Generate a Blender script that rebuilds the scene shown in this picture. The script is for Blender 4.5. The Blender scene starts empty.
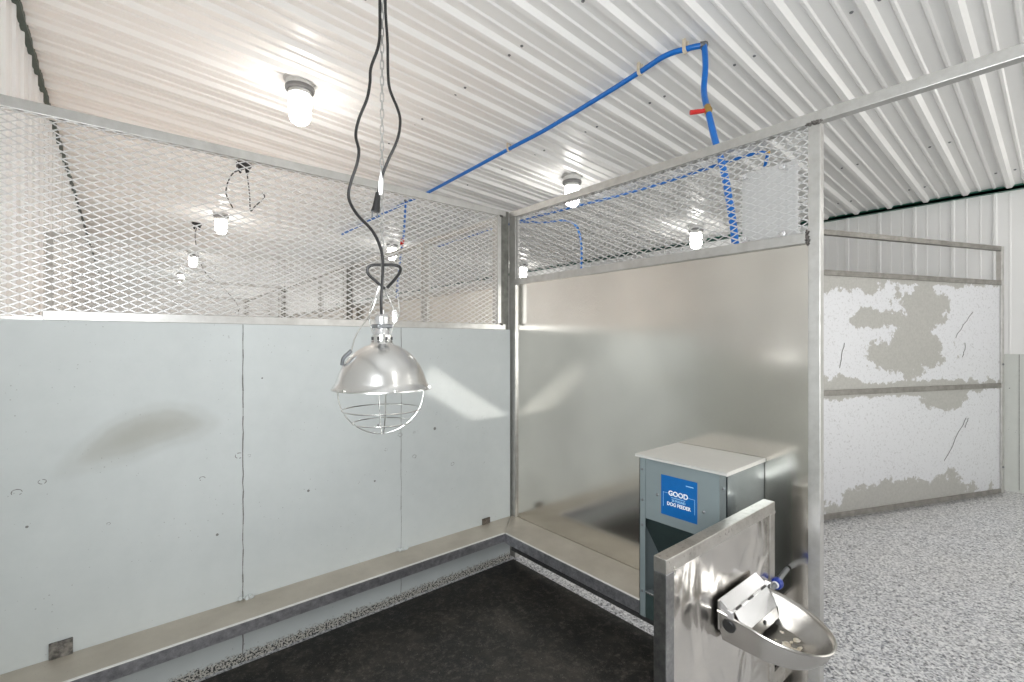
import bpy, bmesh, math, random
from mathutils import Vector, Matrix
random.seed(7)
C = bpy.context.scene.collection
sc = bpy.context.scene
PI = math.pi

# ------------------------------------------------------------------ camera
cam = bpy.data.cameras.new('camera'); cam_o = bpy.data.objects.new('camera', cam); C.objects.link(cam_o)
cam.sensor_width = 36; cam.lens = 468 / 1024 * 36; cam.clip_start = .02; cam.clip_end = 100
cam.shift_y = 0.0005
cam_o.location = (0, 0, 1.35); cam_o.rotation_euler = (PI / 2, 0, math.radians(-40))
sc.camera = cam_o

# ------------------------------------------------------------------ world, daylight, exposure
sc.view_settings.view_transform = 'Standard'; sc.view_settings.look = 'None'
sc.view_settings.gamma = 1; sc.view_settings.use_curve_mapping = False
sc.view_settings.exposure = 0.40
w = bpy.data.worlds.new('sky'); sc.world = w; w.use_nodes = True
w.node_tree.nodes['Background'].inputs[0].default_value = (.86, .93, 1, 1)
w.node_tree.nodes['Background'].inputs[1].default_value = 1.0
def area(name, loc, direction, sx, sy, power, col=(1, 1, 1)):
    l = bpy.data.lights.new(name, 'AREA'); l.shape = 'RECTANGLE'; l.size = sx; l.size_y = sy; l.energy = power; l.color = col
    o = bpy.data.objects.new(name, l); C.objects.link(o); o.location = loc
    o.rotation_euler = Vector(direction).to_track_quat('-Z', 'Y').to_euler()
    return o
# unseen fill lamps at both aisle ends, standing in for assumed doors
area('near_end_fill', (3.9, -2.9, 1.35), (0, 1, .08), 4.0, 2.6, 50, (1, .975, .94))
area('far_end_fill', (3.9, 17.2, 1.4), (0, -1, .1), 4.0, 2.6, 120, (1, .98, .96))
# unseen fill lamp beside the camera, standing in for an assumed window
area('kennel_side_fill', (-.40, .30, 1.5), (1, .45, .10), 1.4, 1.3, 58, (.945, .972, 1))
for k in range(4): area('low_kennel_fill', (-.38, 3.5 + 2.56*k, .75), (1, 0, .10), 1.5, 1.0, 20, (1, .965, .925))  # added low lamps that brighten the neighbouring kennels and their ceiling
for k in range(2): area('outer_wall_fill', (1.80, 3.0 + 2.56*k, .75), (-1, .05, .02), .9, .9, 10, (1, .98, .95))  # added lamps that brighten the outer wall behind the mesh
# a sliver of sun that slips in past the open gate and lies across the concrete wall
sl = area('sun_sliver', (1.575, -.55, 1.005), (0, 1, -.012), .72, .14, .12, (1, .95, .88)); sl.data.spread = math.radians(1.5)
sl.rotation_euler.rotate_axis('Z', math.radians(-31))
BULB = 15.0

# ------------------------------------------------------------------ helpers
def tag(o, label=None, cat=None, group=None, kind=None):
    if label: o['label'] = label
    if cat: o['category'] = cat
    if group: o['group'] = group
    if kind: o['kind'] = kind
    return o
class MB:
    def __init__(s): s.b = bmesh.new()
    def box(s, a, c, bev=0.0):
        x0, y0, z0 = a; x1, y1, z1 = c
        v = [s.b.verts.new(p) for p in ((x0,y0,z0),(x1,y0,z0),(x1,y1,z0),(x0,y1,z0),(x0,y0,z1),(x1,y0,z1),(x1,y1,z1),(x0,y1,z1))]
        fs = [s.b.faces.new([v[i] for i in q]) for q in ((3,2,1,0),(4,5,6,7),(0,1,5,4),(1,2,6,5),(2,3,7,6),(3,0,4,7))]
        if bev:
            es = list({e for f in fs for e in f.edges})
            bmesh.ops.bevel(s.b, geom=es, offset=bev, segments=2, affect='EDGES', profile=.5)
        return s
    def prism(s, poly, z0, z1):
        a = [s.b.verts.new((p[0], p[1], z0)) for p in poly]; c = [s.b.verts.new((p[0], p[1], z1)) for p in poly]
        n = len(poly); s.b.faces.new(a[::-1]); s.b.faces.new(c)
        for i in range(n): s.b.faces.new((a[i], a[(i+1)%n], c[(i+1)%n], c[i]))
        return s
    def lathe(s, prof, center=(0,0,0), axis='z', n=32, closed=False):
        rings = []
        cx, cy, cz = center
        for r, h in prof:
            ring = []
            for k in range(n):
                a = 2*PI*k/n
                if axis == 'z': p = (cx+r*math.cos(a), cy+r*math.sin(a), cz+h)
                elif axis == 'x': p = (cx+h, cy+r*math.cos(a), cz+r*math.sin(a))
                else: p = (cx+r*math.sin(a), cy+h, cz+r*math.cos(a))
                ring.append(s.b.verts.new(p))
            rings.append(ring)
        m = len(rings)
        for i in range(m if closed else m-1):
            A, B = rings[i], rings[(i+1)%m]
            for k in range(n): s.b.faces.new((A[k], A[(k+1)%n], B[(k+1)%n], B[k]))
        if not closed:
            if prof[0][0] > 1e-6: s.b.faces.new(rings[0][::-1])
            if prof[-1][0] > 1e-6: s.b.faces.new(rings[-1])
        return s
    def tube(s, pts, r, n=8, closed=False, cap=True):
        pts = [Vector(p) for p in pts]; m = len(pts)
        rings = []; up = None
        for i, p in enumerate(pts):
            if closed: t = (pts[(i+1)%m] - pts[i-1]).normalized()
            else: t = (pts[min(i+1, m-1)] - pts[max(i-1, 0)]).normalized()
            if up is None:
                up = t.orthogonal().normalized()
            up = (up - t*up.dot(t))
            if up.length < 1e-6: up = t.orthogonal()
            up.normalize(); sd = t.cross(up)
            rr = r(i/(m-1)) if callable(r) else r
            rings.append([s.b.verts.new(p + up*rr*math.cos(2*PI*k/n) + sd*rr*math.sin(2*PI*k/n)) for k in range(n)])
        for i in range(m if closed else m-1):
            A, B = rings[i], rings[(i+1)%m]
            for k in range(n): s.b.faces.new((A[k], A[(k+1)%n], B[(k+1)%n], B[k]))
        if not closed and cap: s.b.faces.new(rings[0][::-1]); s.b.faces.new(rings[-1])
        return s
    def blob(s, c, r, sc3=(1,1,1), sub=2, jit=0.0):
        res = bmesh.ops.create_icosphere(s.b, subdivisions=sub, radius=r)
        for v in res['verts']:
            k = 1 + random.uniform(-jit, jit)
            v.co = Vector((v.co.x*sc3[0]*k + c[0], v.co.y*sc3[1]*k + c[1], v.co.z*sc3[2]*k + c[2]))
        return s
    def build(s, name, mat, parent=None, smooth=False, loc=None, rotz=0):
        bmesh.ops.recalc_face_normals(s.b, faces=s.b.faces)
        me = bpy.data.meshes.new(name); s.b.to_mesh(me); s.b.free()
        me.materials.append(mat)
        if smooth:
            for p in me.polygons: p.use_smooth = True
            try: me.set_sharp_from_angle(angle=math.radians(38))
            except Exception: pass
        o = bpy.data.objects.new(name, me); C.objects.link(o)
        if parent is not None: o.parent = parent
        if loc: o.location = loc
        o.rotation_euler.z = rotz
        return o
def empty(name, loc=(0,0,0), rotz=0):
    o = bpy.data.objects.new(name, None); C.objects.link(o); o.location = loc; o.rotation_euler.z = rotz; o.empty_display_size = .05
    return o
def copy_tree(o, parent=None):
    c = o.copy(); C.objects.link(c)
    if parent is not None: c.parent = parent
    for ch in [x for x in bpy.data.objects if x.parent == o]: copy_tree(ch, c)
    return c
def smooth_path(pts, n=8):
    pts = [Vector(p) for p in pts]; out = []
    P = [pts[0]*2 - pts[1]] + pts + [pts[-1]*2 - pts[-2]]
    for i in range(1, len(P)-2):
        p0, p1, p2, p3 = P[i-1], P[i], P[i+1], P[i+2]
        for k in range(n):
            t = k/n
            out.append(.5*((2*p1) + (p2-p0)*t + (2*p0-5*p1+4*p2-p3)*t*t + (-p0+3*p1-3*p2+p3)*t**3))
    out.append(pts[-1]); return out

# ------------------------------------------------------------------ materials
class MT:
    def __init__(s, name, col=(.8,.8,.8), rough=.5, metal=0.0):
        s.m = bpy.data.materials.new(name); s.m.use_nodes = True; s.nt = s.m.node_tree
        s.p = s.nt.nodes['Principled BSDF']
        s.p.inputs['Base Color'].default_value = (*col, 1); s.p.inputs['Roughness'].default_value = rough; s.p.inputs['Metallic'].default_value = metal
    def n(s, t, **kw):
        nd = s.nt.nodes.new(t)
        for k, v in kw.items(): setattr(nd, k, v)
        return nd
    def l(s, a, b): s.nt.links.new(a, b)
    def coords(s, scale=(1,1,1), loc=(0,0,0), rot=(0,0,0), kind='Object'):
        tc = s.n('ShaderNodeTexCoord'); mp = s.n('ShaderNodeMapping'); s.l(tc.outputs[kind], mp.inputs[0])
        mp.inputs['Scale'].default_value = scale; mp.inputs['Location'].default_value = loc; mp.inputs['Rotation'].default_value = rot
        return mp.outputs[0]
    def noise(s, vec, scale, detail=4, rough=.55, dist=0):
        t = s.n('ShaderNodeTexNoise'); s.l(vec, t.inputs['Vector'])
        t.inputs['Scale'].default_value = scale; t.inputs['Detail'].default_value = detail; t.inputs['Roughness'].default_value = rough; t.inputs['Distortion'].default_value = dist
        return t.outputs[0]
    def voro(s, vec, scale, out='Distance', rnd=1):
        t = s.n('ShaderNodeTexVoronoi'); s.l(vec, t.inputs['Vector']); t.inputs['Scale'].default_value = scale; t.inputs['Randomness'].default_value = rnd
        return t.outputs[out]
    def ramp(s, fac, stops, interp='LINEAR'):
        r = s.n('ShaderNodeValToRGB'); s.l(fac, r.inputs[0]); cr = r.color_ramp; cr.interpolation = interp
        while len(cr.elements) < len(stops): cr.elements.new(.5)
        for e, (p, c) in zip(cr.elements, stops):
            e.position = p; e.color = (*c, 1) if isinstance(c, tuple) else (c, c, c, 1)
        return r.outputs[0]
    def mix(s, fac, a, b, mode='MIX'):
        m = s.n('ShaderNodeMix', data_type='RGBA', blend_type=mode)
        for inp, v in ((m.inputs[0], fac), (m.inputs[6], a), (m.inputs[7], b)):
            if isinstance(v, (int, float)): inp.default_value = v
            elif isinstance(v, tuple): inp.default_value = (*v, 1)
            else: s.l(v, inp)
        return m.outputs[2]
    def math(s, op, a, b=None, c=None):
        m = s.n('ShaderNodeMath', operation=op)
        for i, v in enumerate((a, b, c)):
            if v is None: continue
            if isinstance(v, (int, float)): m.inputs[i].default_value = v
            else: s.l(v, m.inputs[i])
        return m.outputs[0]
    def bump(s, h, strength=.3, dist=.01):
        b = s.n('ShaderNodeBump'); b.inputs['Strength'].default_value = strength; b.inputs['Distance'].default_value = dist
        s.l(h, b.inputs['Height']); s.l(b.outputs[0], s.p.inputs['Normal'])
    def col(s, v): s.l(v, s.p.inputs['Base Color'])
    def rough(s, v): s.l(v, s.p.inputs['Roughness'])

M = {}
def simple(name, col, rough=.5, metal=0.0, var=.06, scale=25):
    t = MT(name, col, rough, metal)
    n = t.noise(t.coords(), scale)
    t.col(t.ramp(n, [(.3, tuple(c*(1-var) for c in col)), (.7, tuple(min(1, c*(1+var)) for c in col))]))
    M[name] = t.m; return t
t = simple('painted_white_steel', (.86,.86,.845), .32, 0, .015, 3)
t = simple('wall_white_steel', (.84,.845,.84), .4, 0, .02, 3)
simple('green_trim', (.02,.15,.105), .4, 0, .1)
simple('dark_green_trim', (.05,.075,.06), .5, 0, .2)
# aluminium tube
t = MT('aluminium_tube', (.72,.72,.71), .38, .85); v = t.coords()
n = t.noise(v, 18, 6, .65)
t.col(t.ramp(n, [(.25,(.45,.44,.42)), (.5,(.53,.525,.505)), (.75,(.60,.595,.58))])); t.rough(t.ramp(n, [(.3,.42),(.7,.34)])); M['tube'] = t.m
t = MT('worn_aluminium_tube', (.6,.6,.58), .36, .95); v = t.coords()
n = t.noise(v, 12, 8, .7); sp = t.noise(v, 90, 4, .7)
cc = t.ramp(n, [(.28,(.30,.285,.26)), (.45,(.48,.46,.43)), (.75,(.62,.60,.57))])
t.col(t.mix(t.ramp(sp, [(.60,0.0),(.68,1.0)]), cc, (.30,.28,.25))); M['worn_tube'] = t.m
t = MT('expanded_mesh', (.66,.66,.655), .40, .6); M['mesh'] = t.m
# brushed partition sheet
def sheet_mat(name, base, rough, spots=.5, aniso=.6, wavy=False):
    t = MT(name, base, rough, 1.0); v = t.coords()
    n = t.noise(v, 2.2, 2, .5); sp = t.noise(v, 60, 5, .75); g = t.noise(v, 240, 2, .6)
    c = t.ramp(n, [(.3, tuple(b*.86 for b in base)), (.7, tuple(min(1, b*1.06) for b in base))])
    c = t.mix(.22, c, g, 'OVERLAY')
    c = t.mix(t.math('MULTIPLY', t.ramp(sp, [(.66,0.0),(.74,1.0)]), spots), c, tuple(b*.55 for b in base)); t.col(c)
    t.p.inputs['Roughness'].default_value = rough
    tg = t.n('ShaderNodeTangent', direction_type='UV_MAP'); t.l(tg.outputs[0], t.p.inputs['Tangent'])
    t.p.inputs['Anisotropic'].default_value = aniso
    if wavy: t.bump(t.noise(t.coords((1, 1, .8), rot=(0, .5, 0)), 4.5, 2, .5, .8), .9, .035)
    M[name] = t.m
sheet_mat('brushed_sheet', (.82,.79,.735), .175, .25, .4)
sheet_mat('divider_sheet', (.72,.69,.655), .22, .5, .2, True)
# ledge plate, dusty
t = MT('ledge_plate', (.6,.57,.52), .42, .45); v = t.coords(); n = t.noise(v, 5, 6, .6); sp = t.noise(v, 120, 4, .7)
c = t.ramp(n, [(.3,(.47,.425,.36)),(.7,(.60,.55,.475))]); t.col(t.mix(t.ramp(sp,[(.64,0.0),(.72,1.0)]), c, (.36,.33,.29))); M['ledge'] = t.m
t = MT('ledge_lip', (.6,.6,.62), .35, .85); v = t.coords(); n = t.noise(v, 40, 8, .75)
t.col(t.ramp(n, [(.35,(.30,.30,.325)),(.55,(.50,.50,.53)),(.75,(.72,.72,.75))])); M['lip'] = t.m
# painted concrete
def concrete(name, base, stain=False):
    t = MT(name, base, .55); v = t.coords()
    n1 = t.noise(v, 1.6, 6, .6); n2 = t.noise(v, 14, 6, .65)
    c = t.ramp(n1, [(.3, tuple(b*.93 for b in base)), (.7, tuple(b*1.04 for b in base))])
    c = t.mix(.10, c, n2, 'OVERLAY')
    # pits
    vo = t.voro(v, 7); ps = t.noise(v, 4.3, 2)
    pit = t.math('LESS_THAN', vo, t.math('MULTIPLY_ADD', ps, .17, -.055))
    c = t.mix(t.math('MULTIPLY', pit, .85), c, (.13,.13,.12))
    vo2 = t.voro(v, 44); pit2 = t.math('LESS_THAN', vo2, t.math('MULTIPLY_ADD', t.noise(v, 4, 3), .36, -.125))
    c = t.mix(t.math('MULTIPLY', pit2, .5), c, (.25,.25,.24))
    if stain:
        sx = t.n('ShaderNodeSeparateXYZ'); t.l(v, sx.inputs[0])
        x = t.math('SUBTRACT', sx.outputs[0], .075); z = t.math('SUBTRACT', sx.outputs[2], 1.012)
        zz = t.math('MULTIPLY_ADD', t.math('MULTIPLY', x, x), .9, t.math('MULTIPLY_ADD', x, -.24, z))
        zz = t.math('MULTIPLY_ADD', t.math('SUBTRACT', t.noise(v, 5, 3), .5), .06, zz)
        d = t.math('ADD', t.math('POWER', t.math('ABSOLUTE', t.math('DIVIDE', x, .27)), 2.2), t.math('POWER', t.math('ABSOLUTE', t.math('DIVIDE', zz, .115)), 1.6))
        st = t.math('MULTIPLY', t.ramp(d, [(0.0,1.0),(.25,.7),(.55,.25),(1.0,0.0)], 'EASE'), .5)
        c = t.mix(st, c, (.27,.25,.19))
        # grime line at the foot
        g = t.math('MULTIPLY_ADD', t.noise(v, 60, 6, .8), .12, t.math('MULTIPLY', sx.outputs[2], -1.0))
        c = t.mix(t.ramp(g, [(.015,0.0),(.03,1.0)]), c, t.mix(t.ramp(t.noise(v, 130, 3), [(.45,0.0),(.52,1.0)]), (.03,.03,.03), (.55,.53,.48)))
    t.col(c); t.bump(n2, .15, .004); M[name] = t.m
concrete('kennel_concrete', (.62,.655,.652), True)
concrete('plinth_concrete', (.66,.685,.655))
# epoxy flake floor
t = MT('epoxy_flake_floor', (.7,.7,.72), .42); v = t.coords()
a = t.voro(v, 125, 'Color'); b = t.voro(t.coords(loc=(3.3,1.7,0)), 85, 'Color')
def r_of(x):
    s_ = t.n('ShaderNodeSeparateColor'); t.l(x, s_.inputs[0]); return s_.outputs[0]
ca = t.ramp(r_of(a), [(0,(.06,.065,.075)),(.14,(.18,.19,.215)),(.30,(.42,.43,.46)),(.48,(.70,.70,.72)),(.74,(.86,.86,.86))], 'CONSTANT')
cb = t.ramp(r_of(b), [(0,(.07,.07,.08)),(.12,(.33,.34,.37)),(.3,(.76,.76,.77))], 'CONSTANT')
c = t.mix(.4, ca, cb); big = t.noise(v, .9, 3)
c = t.mix(t.ramp(big, [(.4,0.0),(.75,.25)]), c, (.62,.58,.52)); t.col(c); M['floor'] = t.m
# rubber mat
t = MT('black_rubber_mat', (.02,.02,.02), .55); v = t.coords(); n = t.noise(v, 4, 7, .7); sp = t.noise(v, 38, 9, .8); s2 = t.noise(v, 160, 3, .7)
c = t.ramp(n, [(.3,(.010,.010,.010)),(.5,(.020,.019,.017)),(.68,(.06,.053,.045))])
c = t.mix(t.ramp(sp, [(.50,0.0),(.68,.55)]), c, (.17,.15,.125)); c = t.mix(t.ramp(s2, [(.66,0.0),(.72,.7)]), c, (.42,.40,.36)); t.col(c)
t.rough(t.ramp(n, [(.3,.42),(.7,.7)])); t.bump(sp, .4, .004); M['mat'] = t.m
simple('feeder_paint', (.255,.305,.315), .38, .25, .05, 8)
simple('feeder_inside', (.045,.07,.068), .45, .2, .1)
t = simple('feeder_lid', (.70,.695,.665), .32, .3, .03, 6)
t = simple('feeder_side_steel', (.52,.58,.60), .26, .85, .05, 6)
simple('label_blue', (.005,.12,.38), .3, 0, .05, 60)
simple('label_white', (.88,.90,.92), .4, 0, .01)
simple('label_pale_blue', (.30,.55,.80), .4, 0, .01)
simple('stainless', (.47,.455,.43), .27, 1, .1, 9)
simple('stainless_bright', (.72,.72,.73), .26, .9, .05, 9)
simple('spun_aluminium', (.78,.78,.77), .24, 1, .03, 12)
simple('chrome_wire', (.78,.78,.76), .22, 1, .03)
simple('zinc_chain', (.55,.55,.54), .35, .9, .08, 60)
simple('black_rubber', (.012,.012,.012), .4, 0, .2)
simple('black_plastic', (.03,.03,.03), .4, 0, .2)
simple('pex_blue', (.002,.15,.55), .32, 0, .06, 30)
simple('brass', (.55,.36,.12), .32, 1, .1, 60)
simple('steel_grey', (.22,.23,.24), .4, .8, .1, 60)
simple('red_vinyl', (.60,.015,.012), .4, 0, .05)
simple('clip_beige', (.68,.60,.47), .5, 0, .06)
simple('white_tag', (.85,.85,.84), .45, 0, .02)
simple('grey_plate', (.66,.66,.65), .5, .2, .04, 8)
simple('fixture_grey', (.56,.56,.55), .45, .2, .1, 40)
simple('fixture_dark', (.16,.16,.16), .45, .2, .1, 40)
simple('weld_metal', (.16,.15,.14), .5, .8, .6, 120)
simple('copper', (.50,.24,.14), .35, 1, .1, 60)
simple('blue_fitting', (.01,.04,.32), .35, 0, .1)
simple('bulb_glass', (.80,.78,.74), .2, 0, .02)
simple('taupe_tube', (.25,.24,.22), .42, .6, .2, 20)
t = MT('dull_tube', (.3,.3,.3), .34, 1.0); n = t.noise(t.coords(), 28, 8, .75); t.col(t.ramp(n, [(.35,(.22,.22,.225)),(.6,(.36,.36,.36)),(.70,(.62,.62,.61))])); M['dull_tube'] = t.m
simple('tab', (.20,.19,.175), .5, .5, .7, 60)
simple('bright', (.80,.79,.76), .4, .3, .05)
simple('joint', (.20,.20,.18), .5, .6, .3)
simple('shade_dark', (.10,.10,.10), .55, .5, .2)
simple('rust', (.14,.12,.10), .7, .3, .6, 80)
simple('seam_dark', (.20,.20,.19), .8, 0, .4, 60)
t = MT('lamp_glass', (1,1,1), .3); t.p.inputs['Emission Color'].default_value = (1,.97,.92,1); t.p.inputs['Emission Strength'].default_value = BULB; M['lamp'] = t.m
# patinated aluminium sheet of the far gate
t = MT('peeling_sheet', (.6,.6,.6), .45, .5); v = t.coords()
n = t.noise(v, 2.1, 9, .62, .3); fine = t.noise(v, 55, 6, .75); sc_ = t.noise(t.coords((30, 30, 4), rot=(0,.7,0)), 2, 2)
sx = t.n('ShaderNodeSeparateXYZ'); t.l(v, sx.inputs[0])
def ell(cx, cz, rx, rz):
    a_ = t.math('DIVIDE', t.math('SUBTRACT', sx.outputs[0], cx), rx); b_ = t.math('DIVIDE', t.math('SUBTRACT', sx.outputs[2], cz), rz)
    return t.math('SUBTRACT', 1.0, t.math('SQRT', t.math('ADD', t.math('MULTIPLY', a_, a_), t.math('MULTIPLY', b_, b_))))
dd = None
for e_ in ((1.22,1.62,.34,.20),(1.08,1.27,.40,.22),(.78,1.53,.40,.08),(.3,1.85,.75,.13),(1.2,1.86,.9,.06),(1.1,.97,1.1,.07),(1.45,.87,.30,.09),(.85,.06,1.15,.17),(.1,1.0,.5,.09)):
    x_ = ell(*e_); dd = x_ if dd is None else t.math('MAXIMUM', dd, x_)
mask = t.math('ADD', t.math('MULTIPLY_ADD', t.noise(v, 9, 9, .72), 2.4, -1.2), t.math('ADD', t.math('MULTIPLY_ADD', n, 2.4, -1.2), dd))
white = t.mix(t.ramp(fine, [(.55,0.0),(.64,.75)]), (.69,.70,.725), (.46,.46,.47))
bare = t.mix(t.ramp(fine, [(.35,0.0),(.65,1.0)]), (.40,.395,.375), (.47,.465,.44))
t.col(t.mix(t.ramp(mask, [(.04,0.0),(.10,1.0)]), white, bare)); M['peel'] = t.m

# ------------------------------------------------------------------ the room
XO, XB = -.43, 6.175           # outer wall, far wall
YA, YB = -3.0, 17.4
def zc(x): return 2.75 + .063*(XB - x)
PITCH = .2845; PH = .3487
def rib_profile(y0, y1, ph, big, small):
    (bw, tw, bh), (sw, stw, sh) = big, small
    out = [(y0, 0)]; k = math.ceil((y0+.05-ph)/PITCH)
    while ph + k*PITCH < y1 - .05:
        y = ph + k*PITCH
        out += [(y-bw/2, 0), (y-tw/2, -bh), (y+tw/2, -bh), (y+bw/2, 0)]
        for f in (1/3, 2/3):
            ys = y + PITCH*f
            if ys < y1 - .05: out += [(ys-sw/2, 0), (ys-stw/2, -sh), (ys+stw/2, -sh), (ys+sw/2, 0)]
        k += 1
    out.append((y1, 0)); return out
b = MB(); prof = rib_profile(YA, YB, PH, (.068,.030,.028), (.028,.012,.010))
rows = []
for x in (XO, XB):
    rows.append([b.b.verts.new((x, y, zc(x)+h)) for y, h in prof])
top = [[b.b.verts.new((x, y, zc(x)+.06)) for y in (YA, YB)] for x in (XO, XB)]
for i in range(len(prof)-1): b.b.faces.new((rows[0][i], rows[0][i+1], rows[1][i+1], rows[1][i]))
b.b.faces.new((top[0][0], top[0][1], top[1][1], top[1][0]))
for x in (0, 1): b.b.faces.new(rows[x] + [top[x][1], top[x][0]])
ceiling = tag(b.build('ceiling', M['painted_white_steel']), 'white ribbed steel liner ceiling sloping down to the far wall', 'ceiling', kind='structure')
scr = MB(); scr.lathe([(.009,0),(.009,-.003),(.005,-.007),(.0,-.008)], n=8); scr_me = scr.build('screw', M['steel_grey'], ceiling)
first = True
for i, x in enumerate((.95, 1.75, 2.75, 3.75, 4.75, 5.7)):
    for k in range(-4, 13):
        y = PH + k*PITCH + (.055 if (i+k) % 2 else .228)
        if y < -.2 or (x < 1.5 and y > 2.3): continue
        o = scr_me if first else scr_me.copy()
        if not first: C.objects.link(o)
        first = False; o.location = (x, y, zc(x))

b = MB(); b.box((XO, YA, -.1), (XB, YB, 0)); tag(b.build('floor', M['floor']), 'grey and white epoxy flake floor', 'floor', kind='structure')
def ribbed_wall(name, x, sgn, z0, z1, label, ph):
    b = MB(); pr = rib_profile(YA, YB, ph, (.034,.016,.014), (.018,.008,.003))
    lo = [b.b.verts.new((x - sgn*h, y, z0)) for y, h in pr]; hi = [b.b.verts.new((x - sgn*h, y, z1)) for y, h in pr]
    for i in range(len(pr)-1): b.b.faces.new((lo[i], lo[i+1], hi[i+1], hi[i]))
    bl = [b.b.verts.new((x - sgn*.1, y, z0)) for y in (YA, YB)]; bh = [b.b.verts.new((x - sgn*.1, y, z1)) for y in (YA, YB)]
    b.b.faces.new((bl[0], bl[1], bh[1], bh[0])); b.b.faces.new(lo + bl[::-1]); b.b.faces.new(hi + bh[::-1])
    b.b.faces.new((lo[0], hi[0], bh[0], bl[0])); b.b.faces.new((lo[-1], hi[-1], bh[1], bl[1]))
    tag(b.build(name, M['wall_white_steel']), label, 'wall', kind='structure')
ribbed_wall('wall_back', XB, -1, 1.237, zc(XB)+.05, 'white ribbed steel wall at the far side of the aisle', PH+.094)
ribbed_wall('wall_outer', XO, 1, 1.237, zc(XO)+.05, 'white ribbed steel outer wall behind the mesh at left', PH+.09)
b = MB(); b.box((XB-.02, YA, 0), (XB+.1, YB, 1.237))
wb = tag(b.build('wall_back_base', M['plinth_concrete']), 'pale concrete base wall below the white steel', 'wall', kind='structure')
b = MB(); b.box((XB-.0215, .288, .02), (XB-.0195, .292, 1.235)); b.build('wall_seam', M['seam_dark'], wb)
b = MB(); b.box((XO-.1, YA, 0), (XO+.015, YB, 1.237)); tag(b.build('wall_outer_base', M['plinth_concrete']), 'concrete base of the outer wall', 'wall', kind='structure')
b = MB(); b.box((XO-.1, YB, 0), (XB+.1, YB+.1, 3.3)); tag(b.build('wall_end', M['wall_white_steel']), 'far end wall of the building', 'wall', kind='structure')
b = MB(); b.box((XO-.1, YA-.1, 0), (XB+.1, YA, 3.3)); tag(b.build('wall_front', M['wall_white_steel']), 'near end wall behind the camera', 'wall', kind='structure')
b = MB(); b.box((XB-.055, YA, zc(XB)-.040), (XB, YB, zc(XB)+.0)); b.box((XB-.055, YA, zc(XB)-.040), (XB-.05, YB, zc(XB)-.012))
tag(b.build('trim_1', M['green_trim']), 'green trim along the top of the far white wall', 'trim', kind='structure')
b = MB(); b.box((XO, YA, zc(XO)-.045), (XO+.03, YB, zc(XO)-.0)); tag(b.build('trim_2', M['dark_green_trim']), 'dark green trim where the ceiling meets the outer wall', 'trim', kind='structure')

# kennel divider wall of painted concrete with seams
YW, ZW = 2.238, 1.423
def divider_wall(name, y, label, seams):
    b = MB(); b.box((XO+.015, 0, 0), (1.862, .15, ZW))
    o = tag(b.build(name, M['kennel_concrete'], loc=(0, y, 0)), label, 'wall', kind='structure')
    if seams:
        s = MB()
        for x, wd in ((.399,.005), (1.124,.0035)):
            pts = [(x + random.uniform(-.0015,.0015), -.0006, .02 + i*(ZW-.021)/40) for i in range(41)]
            for i in range(40):
                a, c = pts[i], pts[i+1]; w2 = wd/2*random.uniform(.5, 1.1)
                s.b.faces.new([s.b.verts.new(p) for p in ((a[0]-w2,-.0006,a[2]), (a[0]+w2,-.0006,a[2]), (c[0]+w2,-.0006,c[2]), (c[0]-w2,-.0006,c[2]))])
        # tie holes and scrapes
        for x, z, r in ((.385,.872,.016), (.422,.866,.007), (-.26,.851,.014), (-.20,.875,.011), (1.118,.865,.013), (1.20,.868,.007), (1.04,.80,.009), (1.20,.74,.012), (1.44,.66,.012), (.255,.80,.011), (-.03,.69,.006), (1.66,.63,.006)):
            for q in range(12):
                if random.random() < .25: continue
                a0, a1 = 2*PI*q/12, 2*PI*(q+1)/12; ri = r*random.uniform(.72,.86)
                s.b.faces.new([s.b.verts.new((x+rr*math.cos(a), -.0006, z+rr*.8*math.sin(a))) for rr, a in ((r,a0),(r,a1),(ri,a1),(ri,a0))])
        s.build('wall_seam', M['seam_dark'], o)
        # crumbs of mortar at the seam feet
        for x in (.399, 1.124):
            m = MB()
            for q in range(9): m.blob((x + random.uniform(-.03,.035), -.006 - random.uniform(0,.012), .268 + random.uniform(0,.012)), random.uniform(.005,.012), sub=1, jit=.2)
            m.build('mortar_lump', M['kennel_concrete'], o)
    return o
divider_wall('wall_left', YW, 'pale painted concrete kennel wall with two vertical seams', True)
STALL = 2.56
for k in (1, 2, 3, 4):
    divider_wall('wall_divider_%d' % k, YW + STALL*k, 'concrete kennel divider %s' % ('next door', 'two kennels away', 'three kennels away', 'four kennels away')[k-1], False)

# unseen brown slabs added in the neighbouring kennels to bounce warm light up
b = MB()
for k in range(4):
    b.box((XO+.02, YW+.16+STALL*k, 0), (1.85, YW-.01+STALL*(k+1), .03))
simple('warm_bounce_slab', (.50,.25,.12), .8, 0, .35, 60)
tag(b.build('warm_bounce_slab', M['warm_bounce_slab']), 'unseen brown slabs added behind the concrete wall to bounce warm light', 'bounce slab', kind='stuff')

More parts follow.
